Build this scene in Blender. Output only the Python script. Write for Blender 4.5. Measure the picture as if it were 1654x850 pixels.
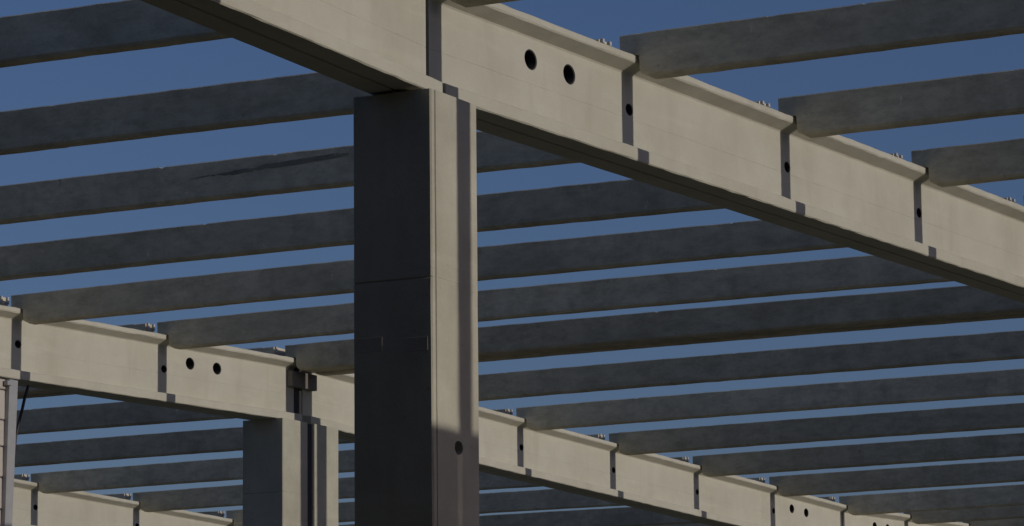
import bpy, bmesh, math, random
from mathutils import Vector, Matrix

for o in list(bpy.data.objects):
    bpy.data.objects.remove(o, do_unlink=True)
scene = bpy.context.scene
COL = scene.collection
R = math.radians

# ------------------------------------------------------------------ camera
cam_data = bpy.data.cameras.new('camera')
cam = bpy.data.objects.new('camera', cam_data)
COL.objects.link(cam)
YAW, PITCH, ROLL, FOC = 1.0880, 0.1637, -0.0099, 5748.15
cam.location = (-27.6126, -15.3748, -6.695)
fwd = Vector((math.sin(YAW) * math.cos(PITCH), math.cos(YAW) * math.cos(PITCH), math.sin(PITCH)))
right = Vector((math.cos(YAW), -math.sin(YAW), 0))
up = right.cross(fwd)
rr = right * math.cos(ROLL) + up * math.sin(ROLL)
uu = -right * math.sin(ROLL) + up * math.cos(ROLL)
cam.rotation_euler = Matrix((rr, uu, -fwd)).transposed().to_euler()
cam_data.sensor_fit = 'HORIZONTAL'
cam_data.sensor_width = 36
cam_data.lens = 36 * FOC / 1654
cam_data.clip_start = 0.1
cam_data.clip_end = 5000
scene.camera = cam

# ------------------------------------------------------------------ light
SUN_EL = R(12.0)
world = bpy.data.worlds.new('World')
scene.world = world
world.use_nodes = True
nt = world.node_tree
sky = nt.nodes.new('ShaderNodeTexSky')
sky.sky_type = 'NISHITA'
sky.sun_disc = False
sky.sun_elevation = SUN_EL
sky.sun_rotation = R(180)          # the sun stands over -Y
sky.air_density = 1.0
sky.dust_density = 0.9
sky.ozone_density = 6.0
tint = nt.nodes.new('ShaderNodeMix'); tint.data_type = 'RGBA'; tint.blend_type = 'MULTIPLY'
tint.inputs[0].default_value = 1.0
tint.inputs[7].default_value = (1.13, 0.775, 0.765, 1)      # the camera's deeper, slightly violet blue
nt.links.new(sky.outputs[0], tint.inputs[6])
nt.links.new(tint.outputs[2], nt.nodes['Background'].inputs[0])
nt.nodes['Background'].inputs[1].default_value = 0.128
sun_data = bpy.data.lights.new('sun', 'SUN')
sun_data.energy = 2.9
sun_data.angle = R(0.3)
sun_data.color = (1.0, 0.90, 0.81)
sun = bpy.data.objects.new('sun', sun_data)
COL.objects.link(sun)
sun.rotation_euler = (R(90) - SUN_EL, 0, 0)     # shines towards +Y and down
scene.view_settings.view_transform = 'Standard'
scene.view_settings.look = 'None'
scene.view_settings.exposure = -0.75
scene.view_settings.gamma = 1.0
scene.view_settings.use_curve_mapping = False

# ------------------------------------------------------------------ measures (metres)
S = 4.0            # purlin spacing along a girder
LZ = 0.41          # extra width at the ridge joint
SL = 0.0227        # roof fall
YG = {0: -20.0, 1: 0.0, 2: 16.0758, 3: 30.1926, 4: 46.2}
GROUND = -8.35


def zf(k):
    return SL * S * abs(((k + 6) % 12) - 6)


def xk(k):
    return k * S + (LZ if k > 6 else 0)


# ------------------------------------------------------------------ materials
def concrete(name, base, dark, rough=0.85, stain=0.5, streak=0.3, scale=1.0, bump=0.25, spots=0.3, sharp=0.2, fine=0.15, vary=(0.94, 1.02)):
    m = bpy.data.materials.new(name)
    m.use_nodes = True
    t = m.node_tree
    N, Lk = t.nodes, t.links
    b = N['Principled BSDF']
    b.inputs['Roughness'].default_value = rough
    b.inputs['Specular IOR Level'].default_value = 0.25
    tc = N.new('ShaderNodeTexCoord')
    oi = N.new('ShaderNodeObjectInfo')
    off = N.new('ShaderNodeVectorMath'); off.operation = 'SCALE'
    comb = N.new('ShaderNodeCombineXYZ')
    Lk.new(oi.outputs['Random'], comb.inputs[0]); Lk.new(oi.outputs['Random'], comb.inputs[1]); Lk.new(oi.outputs['Random'], comb.inputs[2])
    Lk.new(comb.outputs[0], off.inputs[0]); off.inputs['Scale'].default_value = 37.0
    add = N.new('ShaderNodeVectorMath'); add.operation = 'ADD'
    Lk.new(tc.outputs['Object'], add.inputs[0]); Lk.new(off.outputs[0], add.inputs[1])

    def noise(sc, vec_scale=(1, 1, 1), detail=5, rgh=0.6, dist=0.0):
        mp = N.new('ShaderNodeMapping'); mp.inputs['Scale'].default_value = vec_scale
        Lk.new(add.outputs[0], mp.inputs[0])
        n = N.new('ShaderNodeTexNoise')
        n.inputs['Scale'].default_value = sc * scale
        n.inputs['Detail'].default_value = detail
        n.inputs['Roughness'].default_value = rgh
        n.inputs['Distortion'].default_value = dist
        Lk.new(mp.outputs[0], n.inputs['Vector'])
        return n.outputs['Fac']

    def ramp(fac, lo, hi, c0=0.0, c1=1.0):
        r = N.new('ShaderNodeMapRange')
        r.inputs['From Min'].default_value = lo; r.inputs['From Max'].default_value = hi
        r.inputs['To Min'].default_value = c0; r.inputs['To Max'].default_value = c1
        Lk.new(fac, r.inputs['Value'])
        return r.outputs['Result']

    def mix(a, bcol, fac):
        mx = N.new('ShaderNodeMix'); mx.data_type = 'RGBA'
        Lk.new(fac, mx.inputs[0])
        if isinstance(a, tuple): mx.inputs[6].default_value = (*a, 1)
        else: Lk.new(a, mx.inputs[6])
        if isinstance(bcol, tuple): mx.inputs[7].default_value = (*bcol, 1)
        else: Lk.new(bcol, mx.inputs[7])
        return mx.outputs[2]

    c = mix(base, dark, ramp(noise(0.8, detail=7, rgh=0.65), 0.55 - sharp, 0.55 + sharp, 0.0, stain))                    # large clouds
    c = mix(c, dark, ramp(noise(2.2, (1, 1, 0.22), detail=5, dist=0.4), 0.52, 0.8, 0.0, streak))   # run-off streaks
    c = mix(c, tuple(min(1, x * 1.18) for x in base), ramp(noise(1.6, (0.35, 0.35, 3.0)), 0.55, 0.8, 0.0, 0.45))   # pale lime bands
    c = mix(c, dark, ramp(noise(4.5, (0.6, 0.6, 1.4), detail=8, rgh=0.75), 0.42, 0.68, 0.0, fine))              # fine mottling
    c = mix(c, tuple(min(1, x * 1.35) for x in base), ramp(noise(7.0, (1, 1, 0.5), detail=3), 0.70, 0.78, 0.0, fine))   # lime specks
    c = mix(c, tuple(x * 0.4 for x in dark), ramp(noise(9.0, detail=4, rgh=0.7), 0.66, 0.8, 0.0, spots))      # dark blotches
    c = mix(c, tuple(x * 0.75 for x in base), ramp(noise(60.0, detail=2), 0.5, 0.85, 0.0, 0.35))   # grain
    # slight difference from casting to casting
    hs = N.new('ShaderNodeHueSaturation')
    Lk.new(ramp(oi.outputs['Random'], 0, 1, *vary), hs.inputs['Value'])
    Lk.new(c, hs.inputs['Color'])
    Lk.new(hs.outputs[0], b.inputs['Base Color'])
    # relief: pores and waviness of the form
    bp = N.new('ShaderNodeBump'); bp.inputs['Strength'].default_value = bump; bp.inputs['Distance'].default_value = 0.01
    ma = N.new('ShaderNodeMath'); ma.operation = 'ADD'
    Lk.new(noise(28.0, detail=4), ma.inputs[0]); Lk.new(noise(5.0, detail=3), ma.inputs[1])
    Lk.new(ma.outputs[0], bp.inputs['Height'])
    Lk.new(bp.outputs[0], b.inputs['Normal'])
    return m


M_girder = concrete('girder_concrete', (0.50, 0.50, 0.415), (0.36, 0.345, 0.265), stain=0.5, streak=0.5, spots=0.22, bump=0.2)
M_purlin = concrete('purlin_concrete', (0.67, 0.625, 0.465), (0.30, 0.275, 0.20), stain=0.55, streak=0.5, spots=0.9, bump=0.5, sharp=0.2, fine=0.7, vary=(0.8, 1.12))
M_column = concrete('column_concrete', (0.475, 0.475, 0.385), (0.30, 0.29, 0.225), stain=0.85, streak=0.55, spots=0.9, bump=0.25)
M_patch = concrete('patch_mortar', (0.40, 0.385, 0.33), (0.27, 0.25, 0.2), stain=0.6, streak=0.3, spots=0.3)
M_block = concrete('dark_block_concrete', (0.20, 0.19, 0.17), (0.13, 0.12, 0.105), stain=0.6, spots=0.3)
M_scar = concrete('honeycombed_aggregate', (0.33, 0.31, 0.24), (0.16, 0.15, 0.115), stain=0.9, streak=0.0, spots=0.9, bump=1.0, scale=2.0)
M_panel = concrete('panel_concrete', (0.48, 0.45, 0.40), (0.40, 0.37, 0.32), stain=0.4, streak=0.2, spots=0.05)
M_ground = concrete('ground_gravel', (0.265, 0.245, 0.17), (0.18, 0.165, 0.11), stain=0.9, streak=0.0, spots=0.4, scale=0.35, bump=0.8)


def plain(name, colr, rough=0.6, metal=0.0):
    m = bpy.data.materials.new(name); m.use_nodes = True
    t = m.node_tree; b = t.nodes['Principled BSDF']
    n = t.nodes.new('ShaderNodeTexNoise'); n.inputs['Scale'].default_value = 6; n.inputs['Detail'].default_value = 4
    mr = t.nodes.new('ShaderNodeMix'); mr.data_type = 'RGBA'
    mr.inputs[6].default_value = (*[c * 0.85 for c in colr], 1); mr.inputs[7].default_value = (*[min(1, c * 1.12) for c in colr], 1)
    tc = t.nodes.new('ShaderNodeTexCoord'); t.links.new(tc.outputs['Object'], n.inputs['Vector'])
    t.links.new(n.outputs['Fac'], mr.inputs[0]); t.links.new(mr.outputs[2], b.inputs['Base Color'])
    b.inputs['Roughness'].default_value = rough; b.inputs['Metallic'].default_value = metal
    return m


M_steel = plain('galvanised_steel', (0.36, 0.37, 0.38), 0.55, 0.3)
M_rubber_shade = plain('rubber_and_gap_shade', (0.03, 0.03, 0.03), 0.8)  # rubber of the bearing pads, also black painted as shade in gaps and holes
M_cable = plain('cable_sheath', (0.012, 0.012, 0.014), 0.6)
M_lit_end = plain('lit_end_tone', (0.45, 0.45, 0.43), 0.7)  # pale tone painted for sunlit spots on the purlin ends


# ------------------------------------------------------------------ helpers
def tag(o, label=None, cat=None, group=None, kind=None):
    if label: o['label'] = label
    if cat: o['category'] = cat
    if group: o['group'] = group
    if kind: o['kind'] = kind
    return o


def empty(name, loc, label, cat, group=None):
    o = bpy.data.objects.new(name, None)
    o.empty_display_size = 0.3
    o.location = loc
    COL.objects.link(o)
    return tag(o, label, cat, group)


def obj(name, me, mat, parent=None, loc=(0, 0, 0)):
    o = bpy.data.objects.new(name, me)
    if mat and not me.materials:
        me.materials.append(mat)
    o.location = loc
    o.parent = parent
    COL.objects.link(o)
    return o


def mesh_of(name, verts, faces):
    me = bpy.data.meshes.new(name)
    me.from_pydata([tuple(v) for v in verts], [], faces)
    bm = bmesh.new(); bm.from_mesh(me)
    bmesh.ops.recalc_face_normals(bm, faces=bm.faces)
    bm.to_mesh(me); bm.free()
    return me


def box_mesh(name, x0, x1, y0, y1, z0, z1, bev=0.006):
    bm = bmesh.new()
    bmesh.ops.create_cube(bm, size=1)
    for v in bm.verts:
        v.co = Vector(((x0 + x1) / 2 + v.co.x * (x1 - x0), (y0 + y1) / 2 + v.co.y * (y1 - y0), (z0 + z1) / 2 + v.co.z * (z1 - z0)))
    if bev:
        bmesh.ops.bevel(bm, geom=bm.edges[:], offset=bev, segments=1, affect='EDGES')
    me = bpy.data.meshes.new(name); bm.to_mesh(me); bm.free()
    return me


def loft(name, sections, bores=()):
    """sections: lists of equal length of 3-D points, joined to a closed tube with end caps.
    bores: (interval, front edge, back edge, ring function) - an elliptical hole through that interval,
    ring function(angle, y) gives the point of the rim"""
    n = len(sections[0]); V = [p for s in sections for p in s]; F = []
    skip = {}
    for b in bores:
        skip[(b[0], b[1])] = b; skip[(b[0], b[2])] = b
    for i in range(len(sections) - 1):
        a, b = i * n, (i + 1) * n
        for j in range(n):
            if (i, j) not in skip:
                F.append((a + j, a + (j + 1) % n, b + (j + 1) % n, b + j))
    NS = 28
    for (i, jf, jb, ring) in bores:
        rings = []
        for j in (jf, jb):
            c4 = [i * n + j, i * n + (j + 1) % n, (i + 1) * n + (j + 1) % n, (i + 1) * n + j]
            y = sum(V[q][1] for q in c4) / 4
            base = len(V)
            V += [ring(2 * math.pi * k / NS, y) for k in range(NS)]
            rings.append(base)
            cx_, cz_ = [sum(V[base + k][d] for k in range(NS)) / NS for d in (0, 2)]
            quad = {}
            for q in c4:
                quad[(V[q][0] > cx_, V[q][2] > cz_)] = q
            order = [quad[(True, True)], quad[(False, True)], quad[(False, False)], quad[(True, False)]]
            for k in range(NS):
                F.append((base + k, base + (k + 1) % NS, order[k * 4 // NS]))
            for m in range(4):
                F.append((base + m * NS // 4, order[m], order[m - 1]))
        for k in range(NS):
            k2 = (k + 1) % NS
            F.append((rings[0] + k, rings[0] + k2, rings[1] + k2, rings[1] + k))
    F.append(tuple(range(n))[::-1]); F.append(tuple(range((len(sections) - 1) * n, len(sections) * n)))
    return mesh_of(name, V, F)


# ------------------------------------------------------------------ ground
gm = mesh_of('ground', [(-3000, -3000, 0), (3000, -3000, 0), (3000, 3000, 0), (-3000, 3000, 0)], [(0, 1, 2, 3)])
g = obj('ground', gm, M_ground, loc=(0, 0, GROUND)); tag(g, kind='structure')

# ------------------------------------------------------------------ girders
PROF = [(-0.300, 0.000), (-0.300, 0.135), (-0.130, 0.155), (-0.130, 0.466), (-0.1278, 0.469), (-0.1278, 0.473), (-0.130, 0.476), (-0.130, 0.930), (-0.2876, 1.007), (-0.2876, 1.0816),
        (0.2876, 1.0816), (0.2876, 1.007), (0.130, 0.930), (0.130, 0.476), (0.130, 0.155), (0.240, 0.135), (0.240, 0.000),
        (-0.014, 0.000), (-0.018, 0.04), (-0.050, 0.04), (-0.054, 0.000)]


def chamfered(prof, ch=0.012):
    out = []
    n = len(prof)
    for i in range(n):
        a, p, b = Vector(prof[i - 1]), Vector(prof[i]), Vector(prof[(i + 1) % n])
        if (a - p).length < 0.05 or (b - p).length < 0.05:
            out.append(tuple(p)); continue
        out.append(tuple(p + (a - p).normalized() * ch)); out.append(tuple(p + (b - p).normalized() * ch))
    return out


CP = chamfered(PROF)
hole_shade_cache = {}
hole_local_z = 0.56
WF = max(range(len(CP)), key=lambda i: abs(CP[i][1] - CP[(i + 1) % len(CP)][1]) * (abs(CP[i][0] + 0.13) < 0.01 and abs(CP[(i + 1) % len(CP)][0] + 0.13) < 0.01))
WB = max(range(len(CP)), key=lambda i: abs(CP[i][1] - CP[(i + 1) % len(CP)][1]) * (abs(CP[i][0] - 0.13) < 0.01 and abs(CP[(i + 1) % len(CP)][0] - 0.13) < 0.01))


def make_girder(gi, x0, x1, za, zb, label, holes, seed):
    """one precast girder from x0 to x1, za / zb = height of its soffit at the two ends"""
    rnd = random.Random(seed)
    t = empty('roof_girder', (x0, YG[gi], za), label, 'girder', 'long I-shaped roof girders')
    L = x1 - x0; n = int(L / 0.17)
    hl = [(hx - x0, (zb - za) * (hx - x0) / L + hz, rx, rz) for hx, hz, rx, rz in holes]
    us = [L * i / n for i in range(n + 1)]
    us = [u for u in us if all(abs(u - h[0]) > 0.3 for h in hl)]
    for h in hl:
        us += [h[0] - 0.24, h[0] + 0.24]
    us.sort()
    secs = []
    for u in us:
        z = (zb - za) * u / L
        jy = rnd.uniform(-1, 1) * 0.0015
        row = []
        for y, pz in CP:
            a = 0.0035 if (pz < 0.02 and y < -0.2) else 0.0035 if abs(y) > 0.24 else 0.0012
            row.append((u, y + jy + rnd.uniform(-1, 1) * a * 0.6, z + pz + rnd.uniform(-1, 1) * a))
        secs.append(row)
    bores = [(us.index(h[0] - 0.24), WF, WB, (lambda a, y, h=h: (h[0] + h[2] * math.cos(a), y, h[1] + h[3] * math.sin(a)))) for h in hl]
    obj('beam_body', loft('beam_body', secs, bores), M_girder, t)
    for h in hl:       # black linings painting shade into the through holes
        kk = (round(h[2], 3), round(h[3], 3))
        if kk not in hole_shade_cache:
            V, F = [], []
            for (yy, sc_) in ((-0.122, 0.97), (0.122, 0.97), (0.122, 0.90), (-0.122, 0.90)):
                V += [(h[2] * sc_ * math.cos(a * math.pi / 12), yy, h[3] * sc_ * math.sin(a * math.pi / 12)) for a in range(24)]
            for r_ in range(4):
                for a in range(24):
                    F.append((r_ * 24 + a, r_ * 24 + (a + 1) % 24, ((r_ + 1) % 4) * 24 + (a + 1) % 24, ((r_ + 1) % 4) * 24 + a))
            me = mesh_of('hole_shade', V, F); me.materials.append(M_rubber_shade); hole_shade_cache[kk] = me
        obj('hole_shade', hole_shade_cache[kk], None, t, (h[0], 0, h[1]))
    return t


def notch_holes(ks):
    return [(xk(k) + 0.05, hole_local_z + 0.008 * math.sin(k * 2.3), 0.085, 0.062) for k in ks]


def pair(x):
    return [(x, 0.712, 0.13, 0.10), (x + 0.815, 0.705, 0.13, 0.10)]


Z6 = zf(6)
spans = {
    'w': (-48.3, -24.06, 0.0, Z6, []),  # unseen span, put in to carry the added hall roof
    'a': (-24.0, -0.163, Z6, 0.0, notch_holes(range(-5, 0)) + pair(-22.5) + pair(-2.71 - 0.0 + 0.0)),
    'b': (-0.105, 24.065, 0.0, Z6, notch_holes(range(1, 6)) + pair(1.898) + pair(20.815)),
    'c': (24.353, 48.38, Z6, 0.0, notch_holes(range(7, 12)) + pair(26.3) + pair(45.48)),
    'd': (48.44, 72.5, 0.0, Z6, notch_holes(range(13, 18)) + pair(50.39) + pair(69.2)),
}
place = {
    (0, 'w'): 'girder of the row behind the viewer inside the added unseen hall',
    (1, 'w'): 'girder of the nearest row inside the added unseen hall',
    (2, 'w'): 'girder of the second row inside the added unseen hall',
    (3, 'w'): 'girder of the farthest row inside the added unseen hall',
    (2, 'a'): 'girder of the second row left of the view, half under the added roof',
    (3, 'a'): 'girder of the farthest row left of the view, half under the added roof',
    (0, 'a'): 'girder of the row behind the viewer, left span',
    (0, 'b'): 'girder of the row behind the viewer, middle span',
    (0, 'c'): 'girder of the row behind the viewer, right span',
    (1, 'a'): 'sunlit beige girder at the top left, ending over the big near column',
    (1, 'b'): 'sunlit beige girder running from the big near column down to the right edge',
    (1, 'c'): 'girder continuing the nearest row beyond the right edge of the view',
    (2, 'b'): 'beige girder at lower left ending on the slender double column',
    (2, 'c'): 'beige girder from the double column passing behind the near column to the lower right',
    (2, 'd'): 'short stretch of beige girder at the bottom right, rising again past a pair of holes',
    (3, 'b'): 'farthest row girder hidden at the left of the view',
    (3, 'c'): 'farthest beige girder at the bottom left corner, below the other two rows',
    (3, 'd'): 'farthest row girder hidden behind the right hand rows',
}
for i, ((gi, sp), lab) in enumerate(place.items()):
    x0, x1, za, zb, hs = spans[sp]
    if gi == 0 and sp == 'a': x1 = -0.113
    make_girder(gi, x0, x1, za, zb, lab, hs, 100 + i)

# seat block bridging the ridge joint of the second row (under the double purlin)
for gi in (1, 2, 3):
    t = obj('seat_block', box_mesh('seat_block', 23.835, 24.655, YG[gi] - 0.245, YG[gi] - 0.134, Z6 + 0.60, Z6 + 0.87, 0.008), M_block)
    tag(t, {1: 'seat block at the ridge joint of the nearest girder row, beyond the right edge',
            2: 'dark concrete seat block hung across the girder joint above the double column',
            3: 'seat block at the ridge joint of the farthest girder row'}[gi], 'concrete block')


# black slabs painting shade into the gaps between girder ends, set back slightly
for gi in (1, 2, 3):
    for nm, a, b, zz in (('valley', -0.162, -0.106, 0.0), ('ridge', 24.066, 24.352, Z6)):
        f = obj('gap_shade', box_mesh('gap_shade', a, b, YG[gi] - (0.118 if nm == 'ridge' else 0.075), YG[gi] + 0.11, zz + 0.02, zz + 1.05, 0), M_rubber_shade)
        tag(f, 'black slab painted as gap shade between two girder ends at the %s of the %s girder row' % (nm, {1: 'nearest', 2: 'second', 3: 'farthest'}[gi]), 'gap shade', 'black slabs for shade in the expansion joints')

for gi in (1, 2, 3):  # black boards put in as shade in the see-through column gaps
    f = obj('gap_shade', box_mesh('gap_shade', 24.052, 24.228, YG[gi] - 0.385, YG[gi] + 0.36, GROUND + 0.01, Z6 - 0.03, 0), M_rubber_shade)
    tag(f, 'black board painted as gap shade between the two halves of the double column of the %s girder row' % {1: 'nearest', 2: 'second', 3: 'farthest'}[gi], 'gap shade', 'black slabs for shade in the expansion joints')

# ------------------------------------------------------------------ columns
def make_column(x0, x1, gi, top, label, hole=None, groove=False, seams=(), seed=0, patches=()):
    rnd = random.Random(seed)
    y0, y1 = -0.42, 0.38
    t = empty('column', ((x0 + x1) / 2, YG[gi], GROUND), label, 'column', 'precast concrete columns')
    w = (x1 - x0) / 2
    zt = top - GROUND

    ch = 0.014
    sec = [(-w + ch, y0), (-w, y0 + ch), (-w, y1 - ch), (-w + ch, y1), (w - ch, y1), (w, y1 - ch), (w, y0 + ch), (w - ch, y0)]
    if groove:
        sec += [(-w + 0.085, y0), (-w + 0.079, y0 + 0.016), (-w + 0.067, y0 + 0.016), (-w + 0.061, y0)]
    zs = sorted(set([0.0] + [i * 0.5 for i in range(1, int(zt / 0.5))] + [zt]))
    lev = [(z, 0) for z in zs if all(abs(z - (s - GROUND)) > 0.05 for s in seams)]
    for s in seams:
        zz = s - GROUND
        lev += [(zz - 0.010, 0), (zz - 0.004, 0.010), (zz + 0.004, 0.010), (zz + 0.010, 0)]
    lev.sort()
    bores = []
    if hole:
        hx, hz = hole[0] - (x0 + x1) / 2, hole[1] - GROUND
        lev = [l for l in lev if abs(l[0] - hz) > 0.3] + [(hz - 0.24, 0), (hz + 0.24, 0)]
        lev.sort()
        bi = [l[0] for l in lev].index(hz - 0.24)
        bores = [(bi, 7, 3, lambda a, y: (hx + 0.075 * math.cos(a), y, hz + 0.063 * math.sin(a)))]
    secs = []
    for z, ins in lev:
        row = []
        for x, y in sec:
            xx = x + (ins if x < -w + 0.03 else 0) + rnd.uniform(-1, 1) * 0.0006
            yy = y + (ins * 0.35 if (x < -w + 0.1 and y < 0) else 0) + rnd.uniform(-1, 1) * 0.0015
            row.append((xx, yy, z))
        secs.append(row)
    obj('shaft', loft('shaft', secs, bores), M_column, t)
    # bearing pads between column head and girder
    pad = box_mesh('bearing_pad', -w + 0.1, w - 0.1, -0.26, 0.22, zt + 0.0005, zt + 0.0175, 0)
    obj('bearing_pad', pad, M_rubber_shade, t)
    # collar of the pocket foundation
    obj('footing', box_mesh('footing', -w - 0.35, w + 0.35, y0 - 0.35, y1 + 0.35, 0.002, 0.28, 0.02), M_patch, t)
    for (py0, py1, pz0, pz1) in patches:
        obj('cast_patch', box_mesh('cast_patch', -w - 0.0014, -w + 0.03, py0, py1, pz0 - GROUND, pz1 - GROUND, 0.002), M_patch, t)
    return t


make_column(-0.60, 0.26, 1, -0.018, 'big near column left of centre, dark side face and sunlit front with a round hole',
            hole=(-0.129, -3.178), groove=True, seams=(-1.71, -5.4), seed=1,
            patches=[(0.085, 0.365, -2.335, -2.205), (-0.375, -0.150, -2.36, -2.235)])
make_column(23.24, 24.05, 2, Z6 - 0.018, 'left half of the slender double column under the second girder row', seams=(-0.72,), seed=2)
make_column(24.23, 25.08, 2, Z6 - 0.018, 'right half of the slender double column under the second girder row', seed=3)
c = 0
for gi in (0, 1, 3):
    for x0, x1, w in ((23.24, 24.05, 'left'), (24.23, 25.08, 'right')):
        c += 1
        make_column(x0, x1, gi, Z6 - 0.018, '%s half of the ridge column pair of the %s girder row' % (w, {0: 'rearmost', 1: 'nearest', 3: 'farthest'}[gi]), seed=10 + c)
for gi in (0, 2, 3):
    make_column(-0.60, 0.26, gi, -0.018, 'valley column at the left end of the %s girder row' % {0: 'rearmost', 2: 'second', 3: 'farthest'}[gi], seed=30 + gi)
for gi in (0, 1, 2, 3):
    make_column(48.0, 48.86, gi, -0.018, 'valley column at the right end of the %s girder row' % {0: 'rearmost', 1: 'nearest', 2: 'second', 3: 'farthest'}[gi], seed=40 + gi)
for gi in (0, 1, 2, 3):
    make_column(-24.5, -23.7, gi, Z6 - 0.018, 'column at the far left end of the %s girder row' % {0: 'rearmost', 1: 'nearest', 2: 'second', 3: 'farthest'}[gi], seed=50 + gi)
for gi in (2, 3):
    make_column(72.0, 72.8, gi, Z6 - 0.018, 'column at the far right end of the %s girder row' % {2: 'second', 3: 'farthest'}[gi], seed=60 + gi)

# ------------------------------------------------------------------ purlins
ZB, ZT = 0.866, 1.314


def purlin_mesh(name, w, L, seed, chips=()):
    """beam along +Y from y=0 (the near girder's axis) to y=L (the far girder's axis); dapped ends; x = 0 is its left face"""
    rnd = random.Random(seed)
    e = 0.115; dap = 0.325; dz = 1.095
    ys = [e, dap - 0.002, dap + 0.002, dap + 0.09]
    n = int((L - 2 * dap) / 0.22)
    inner = [dap + 0.09 + (L - 2 * dap - 0.18) * i / n for i in range(1, n)]
    for (cy, cw, cd) in chips:
        inner += [cy - cw, cy, cy + cw]
    ys += inner + [L - dap - 0.09, L - dap - 0.002, L - dap + 0.002, L - e]
    ys = sorted(ys)
    secs = []
    tp = 0.022
    for y in ys:
        dapped = y < dap or y > L - dap
        u = y / L
        camber = -0.018 + 0.034 * (4 * u * (1 - u)) if not dapped else -0.018
        zb = dz if dapped else ZB
        if abs(y - dap - 0.002) < 1e-6 or abs(y - (L - dap - 0.002)) < 1e-6:
            zb = ZB + 0.05
        j = lambda a: rnd.uniform(-1, 1) * a
        chip = 0
        for (cy, cw, cd) in chips:
            if abs(y - cy) < 1e-6: chip = cd
        zt = ZT + camber + j(0.003) - chip
        zb = zb + camber + j(0.003)
        f = 0.0105 if dapped else tp
        hh = 0.012
        bh = 0.03 if not dapped else 0.004
        secs.append([(f + bh * 0.9, y, zb), (f, y, zb + bh), (j(0.0015), y, zt - hh), (hh, y, zt),
                     (w - hh, y, zt), (w - j(0.0015), y, zt - hh), (w - f, y, zb + bh), (w - f - bh * 0.9, y, zb)])
    return loft(name, secs)


bay_names = {1: 'near', 2: 'middle', 3: 'far', 4: 'farthest'}


LABELS = {
    1: {-2: 'purlin of the near bay overhead, second one left of the near column',
        -1: 'purlin of the near bay overhead, just left of the near column',
        0: 'purlin end showing at the top edge just right of the near column',
        1: 'topmost dark purlin at the upper right, its end resting on the nearest girder',
        2: 'second dark purlin from the top at the upper right, resting on the nearest girder',
        3: 'third dark purlin from the top at the right edge, resting on the nearest girder',
        4: 'purlin whose dark end only just shows at the right edge on the nearest girder',
        5: 'purlin of the near bay beyond the right edge, last before the ridge pair',
        7: 'purlin of the near bay beyond the right edge, first after the ridge pair'},
    2: {-1: 'purlin of the middle bay just outside the top left corner',
        0: 'uppermost dark purlin at the top left corner, vanishing under the nearest girder',
        1: 'second purlin from the top on the left, meeting the soffit beside the near column head',
        2: 'third purlin on the left, with a long dark scar left of the near column',
        3: 'fourth purlin on the left, the lowest still leaving through the left edge',
        4: 'purlin whose left end rests on the second girder at the left edge',
        5: 'purlin resting on the second girder above the pair of round holes',
        7: 'first purlin below the wide ridge purlin, right of the near column',
        8: 'purlin whose end rests on the second girder first right of the near column',
        9: 'purlin whose end rests on the second girder second right of the near column',
        10: 'purlin whose end rests on the second girder third right of the near column',
        11: 'purlin ending on the second girder just left of the right hand pair of holes',
        12: 'purlin ending over the valley of the second girder at the lower right',
        13: 'low purlin at the bottom right with only its upper part in view',
        14: 'last purlin showing in the very bottom right corner',
        15: 'purlin of the middle bay hidden just below the bottom right corner'},
    3: {4: 'purlin top peeping over the second girder at the left edge',
        5: 'purlin top peeping over the second girder above its left hand holes',
        7: 'first purlin seen below the second girder at the left',
        8: 'second purlin seen below the second girder at the left',
        9: 'third purlin below the second girder, its end on the farthest girder at the left',
        10: 'fourth purlin below the second girder, its end on the farthest girder',
        11: 'lowest purlin end left of the double column on the farthest girder',
        12: 'lowest purlin showing between the double column and the near column',
        13: 'purlin barely touching the bottom edge under the second girder, right of the near column',
        14: 'purlin of the far bay hidden just below the bottom edge'},
    4: {9: 'purlin tip behind the farthest girder beside the grey post at the left edge',
        10: 'purlin tip behind the farthest girder, middle of the three at the bottom left',
        11: 'purlin tip behind the farthest girder nearest to the double column'},
}


def purlin_label(bay, k):
    return LABELS[bay].get(k, '')


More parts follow.
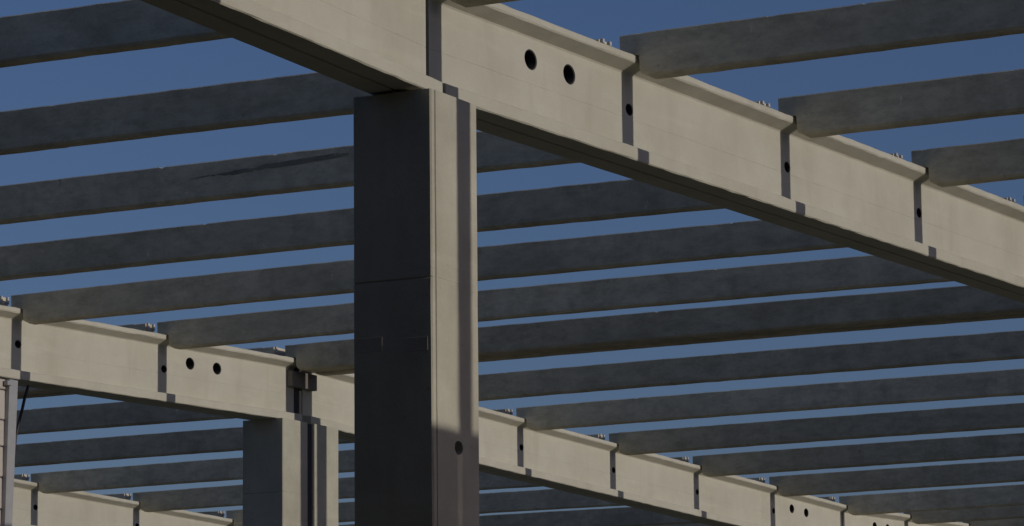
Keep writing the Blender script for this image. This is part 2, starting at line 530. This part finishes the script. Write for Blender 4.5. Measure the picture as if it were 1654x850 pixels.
cache = {}
for bay, ya, yb, ks in ((1, YG[0], YG[1], range(-2, 8)), (2, YG[1], YG[2], range(-1, 16)), (3, YG[2], YG[3], range(4, 15)), (4, YG[3], YG[4], range(9, 12))):
    L = yb - ya
    for k in ks:
        if k == 6:
            parts = [(23.81, 0.46, 'left'), (24.345, 0.33, 'right')]
        else:
            parts = [(xk(k) - 0.13, 0.26, '')]
        for px, w, side in parts:
            rnd = random.Random(bay * 1000 + k * 7 + int(w * 100))
            chips = [(rnd.uniform(1, L - 1), rnd.uniform(0.02, 0.06), rnd.uniform(0.004, 0.012)) for _ in range(2)]
            lab = purlin_label(bay, k)
            if side:
                lab = {1: 'ridge purlin of the near bay, %s one of the two, out of view' % side,
                       2: {'left': 'wide ridge purlin ending over the double column, nearer of the two',
                           'right': 'ridge purlin twin right behind the wide one over the double column'}[side],
                       3: 'ridge purlin of the far bay, %s one of the two' % side,
                       4: 'ridge purlin beyond the farthest girder, %s one of the two' % side}[bay]
            t = empty('roof_purlin', (px, ya, zf(k)), lab, 'purlin', 'roof purlins lying across the girders')
            t.rotation_euler = (rnd.uniform(-1, 1) * 0.0006, 0, rnd.uniform(-1, 1) * 0.0006)
            obj('beam_body', purlin_mesh('purlin_body', w, L, bay * 100 + k, chips), M_purlin, t)
            if bay == 2 and k == 2:      # long honeycombed scar
                r2 = random.Random(5)
                N_ = 56; up_, lo_ = [], []
                wt_, wb_ = 0.0, 0.0
                for q in range(N_ + 1):
                    u = q / N_; y = 5.38 + 2.2 * u
                    rough = 0.25 if u < 0.5 else 1.0
                    wt_ = wt_ * 0.6 + r2.uniform(-0.008, 0.008) * rough
                    wb_ = wb_ * 0.6 + r2.uniform(-0.010, 0.010) * rough
                    prof = [(0, 0.012), (0.04, 0.03), (0.09, 0.056), (0.3, 0.06), (0.5, 0.06), (0.58, 0.03), (0.7, 0.042), (0.8, 0.022), (0.9, 0.014), (1.01, 0.006)]
                    for (ua, ta), (ub, tb) in zip(prof, prof[1:]):
                        if ua <= u < ub: thick = ta + (tb - ta) * (u - ua) / (ub - ua)
                    mid = ZT - 0.085 - 0.085 * u
                    up_.append((y, mid + thick * 0.5 + wt_)); lo_.append((y, mid - max(0.003, thick * 0.5 + wb_)))
                V_, F_ = [], []
                for q in range(N_ + 1):
                    for (yy, z_) in (up_[q], lo_[q]):
                        fx = 0.022 * (ZT - z_) / 0.42
                        V_ += [(fx - 0.004 - r2.uniform(0, 0.003), yy, z_), (fx + 0.02, yy, z_)]
                for q in range(N_):
                    a = q * 4; b_ = a + 4
                    F_ += [(a, a + 2, b_ + 2, b_), (a, b_, b_ + 1, a + 1), (a + 2, a + 3, b_ + 3, b_ + 2), (a + 1, b_ + 1, b_ + 3, a + 3)]
                F_ += [(0, 1, 3, 2), (N_ * 4, N_ * 4 + 2, N_ * 4 + 3, N_ * 4 + 1)]
                sc_ = obj('spalled_scar', mesh_of('spalled_scar', V_, F_), M_scar, t); tag(sc_, 'long dark honeycombed scar')
            # pale stubs added for the sunlit spots on the purlin end
            dk = (round(w, 2),)
            if dk not in cache:
                me = box_mesh('lit_end_stub', -0.02, 0.02, -0.016, 0.016, -0.10, 0.008, 0.005); me.materials.append(M_lit_end); cache[dk] = me
            for dx in (0.05, w - 0.05):
                obj('lit_end_stub', cache[dk], None, t, (dx, 0.115 - 0.021, ZT - 0.019))


# ------------------------------------------------------------------ unseen hall round the viewer, added to shade the columns' side faces
hall = empty('added_shade_hall', (-26.0, 5.0, GROUND), 'unseen hall added round the viewer to darken side faces, roofed and walled', 'added shade building')
HX0, HX1, HY0, HY1 = -26.0 - 23.0, -6.1, YG[0] - 0.6, YG[3] + 0.6
def shade_hall_box(name, x0, x1, y0, y1, z0, z1, mat):
    return obj(name, box_mesh(name, x0 + 26.0, x1 + 26.0, y0 - 5.0, y1 - 5.0, z0 - GROUND, z1 - GROUND, 0.01), mat, hall)
for i, x in enumerate(range(-48, -4, 4)):
    x1 = min(x + 3.99, HX1)
    za, zb = SL * abs(24 - abs(x)), SL * abs(24 - abs(x + 4))
    zc = 24 * SL - (SL * abs(24 + x)), 24 * SL - (SL * abs(28 + x))
    V = []
    for (xx, z) in ((x, zc[0]), (x1, zc[1])):
        for yy in (HY0, HY1):
            for h in (1.33, 1.47):
                V.append((xx + 26.0, yy - 5.0, z + h - GROUND))
    obj('added_roof_slab', mesh_of('added_roof_slab', V, [(0, 1, 3, 2), (4, 5, 7, 6), (0, 1, 5, 4), (2, 3, 7, 6), (0, 2, 6, 4), (1, 3, 7, 5)]), M_purlin, hall)  # unseen roof, added to block sky light from the column sides
shade_hall_box('wall', HX0 - 0.2, HX0, HY0, HY1, GROUND + 0.01, 1.3, M_panel)  # these unseen walls are added to keep the column sides dark
shade_hall_box('wall', HX0 + 0.004, HX1 - 2.0, HY0 - 0.2, HY0, GROUND + 0.01, 1.3, M_panel)
shade_hall_box('wall', HX0 + 0.004, HX1 - 22.0, HY1, HY1 + 0.2, GROUND + 0.01, 1.3, M_panel)

# ------------------------------------------------------------------ wall planks, post and cable at the left edge
YP = YG[2] - 0.30
t = empty('plank_wall', (14.6, YP, GROUND), 'stack of pale beige wall planks at the left edge against the grey post', 'wall')
joints = [0.163, -0.291, -0.687, -1.148, -1.625]
zz = [0.33] + joints
while zz[-1] > GROUND + 0.4:
    zz.append(zz[-1] - 0.455)
zz[-1] = GROUND + 0.004
for i in range(len(zz) - 1):
    a, b = zz[i + 1] - GROUND + 0.008, zz[i] - GROUND - 0.008
    sh = (zz[i] + zz[i + 1]) / 2
    rx = 15.545 + (sh - 0.3) * 0.035 - 14.6
    me = box_mesh('wall_plank', -1.4, rx, 0.02, 0.20, a, b, 0.014)
    obj('wall_plank', me, M_panel, t)
post = empty('steel_post', (15.68, YP, GROUND), 'light grey steel post at the left edge beside the beige planks, under the girder', 'post')
H = 0.325 - GROUND


def lean(z):
    return -(H - z) * 0.046


V = []
for z in (0.0, H):
    l = lean(z)
    wl, wr = (-0.13 + l * 0.72, 0.080 + l)
    V += [(wl, -0.05, z), (wr, -0.05, z), (wr, 0.16, z), (wl, 0.16, z)]
bm = bmesh.new()
vs = [bm.verts.new(v) for v in V]
for f in ((0, 1, 2, 3), (4, 5, 6, 7), (0, 1, 5, 4), (1, 2, 6, 5), (2, 3, 7, 6), (3, 0, 4, 7)):
    bm.faces.new([vs[i] for i in f])
bmesh.ops.recalc_face_normals(bm, faces=bm.faces)
bmesh.ops.bevel(bm, geom=bm.edges[:], offset=0.008, segments=1, affect='EDGES')
me = bpy.data.meshes.new('post_shaft'); bm.to_mesh(me); bm.free()
obj('post_shaft', me, M_steel, post)
obj('bracket', box_mesh('bracket', -0.22, -0.11, -0.075, 0.0, H - 0.10, H - 0.03, 0.006), M_steel, post)
obj('base_plate', box_mesh('base_plate', -0.75, -0.15, -0.2, 0.3, 0.003, 0.03, 0.004), M_steel, post)

cu = [(16.03, 0.30), (15.985, 0.20), (15.937, 0.10), (15.885, -0.06), (15.83, -0.20), (15.77, -0.36), (15.72, -0.50), (15.68, -0.75), (15.64, -1.1), (15.58, -2.2), (15.6, -4.0), (15.45, -7.0), (15.4, GROUND + 0.02)]
secs = []
for x, z in cu:
    secs.append([(x - 16.03 + 0.024 * math.cos(a * math.pi / 4), 0.024 * math.sin(a * math.pi / 4), z - 0.30) for a in range(8)])
cb = obj('hanging_cable', loft('hanging_cable', secs), M_cable, loc=(16.12, YP + 0.02, 0.30))
tag(cb, 'black cable hanging from the girder soffit beside the light grey post', 'cable')
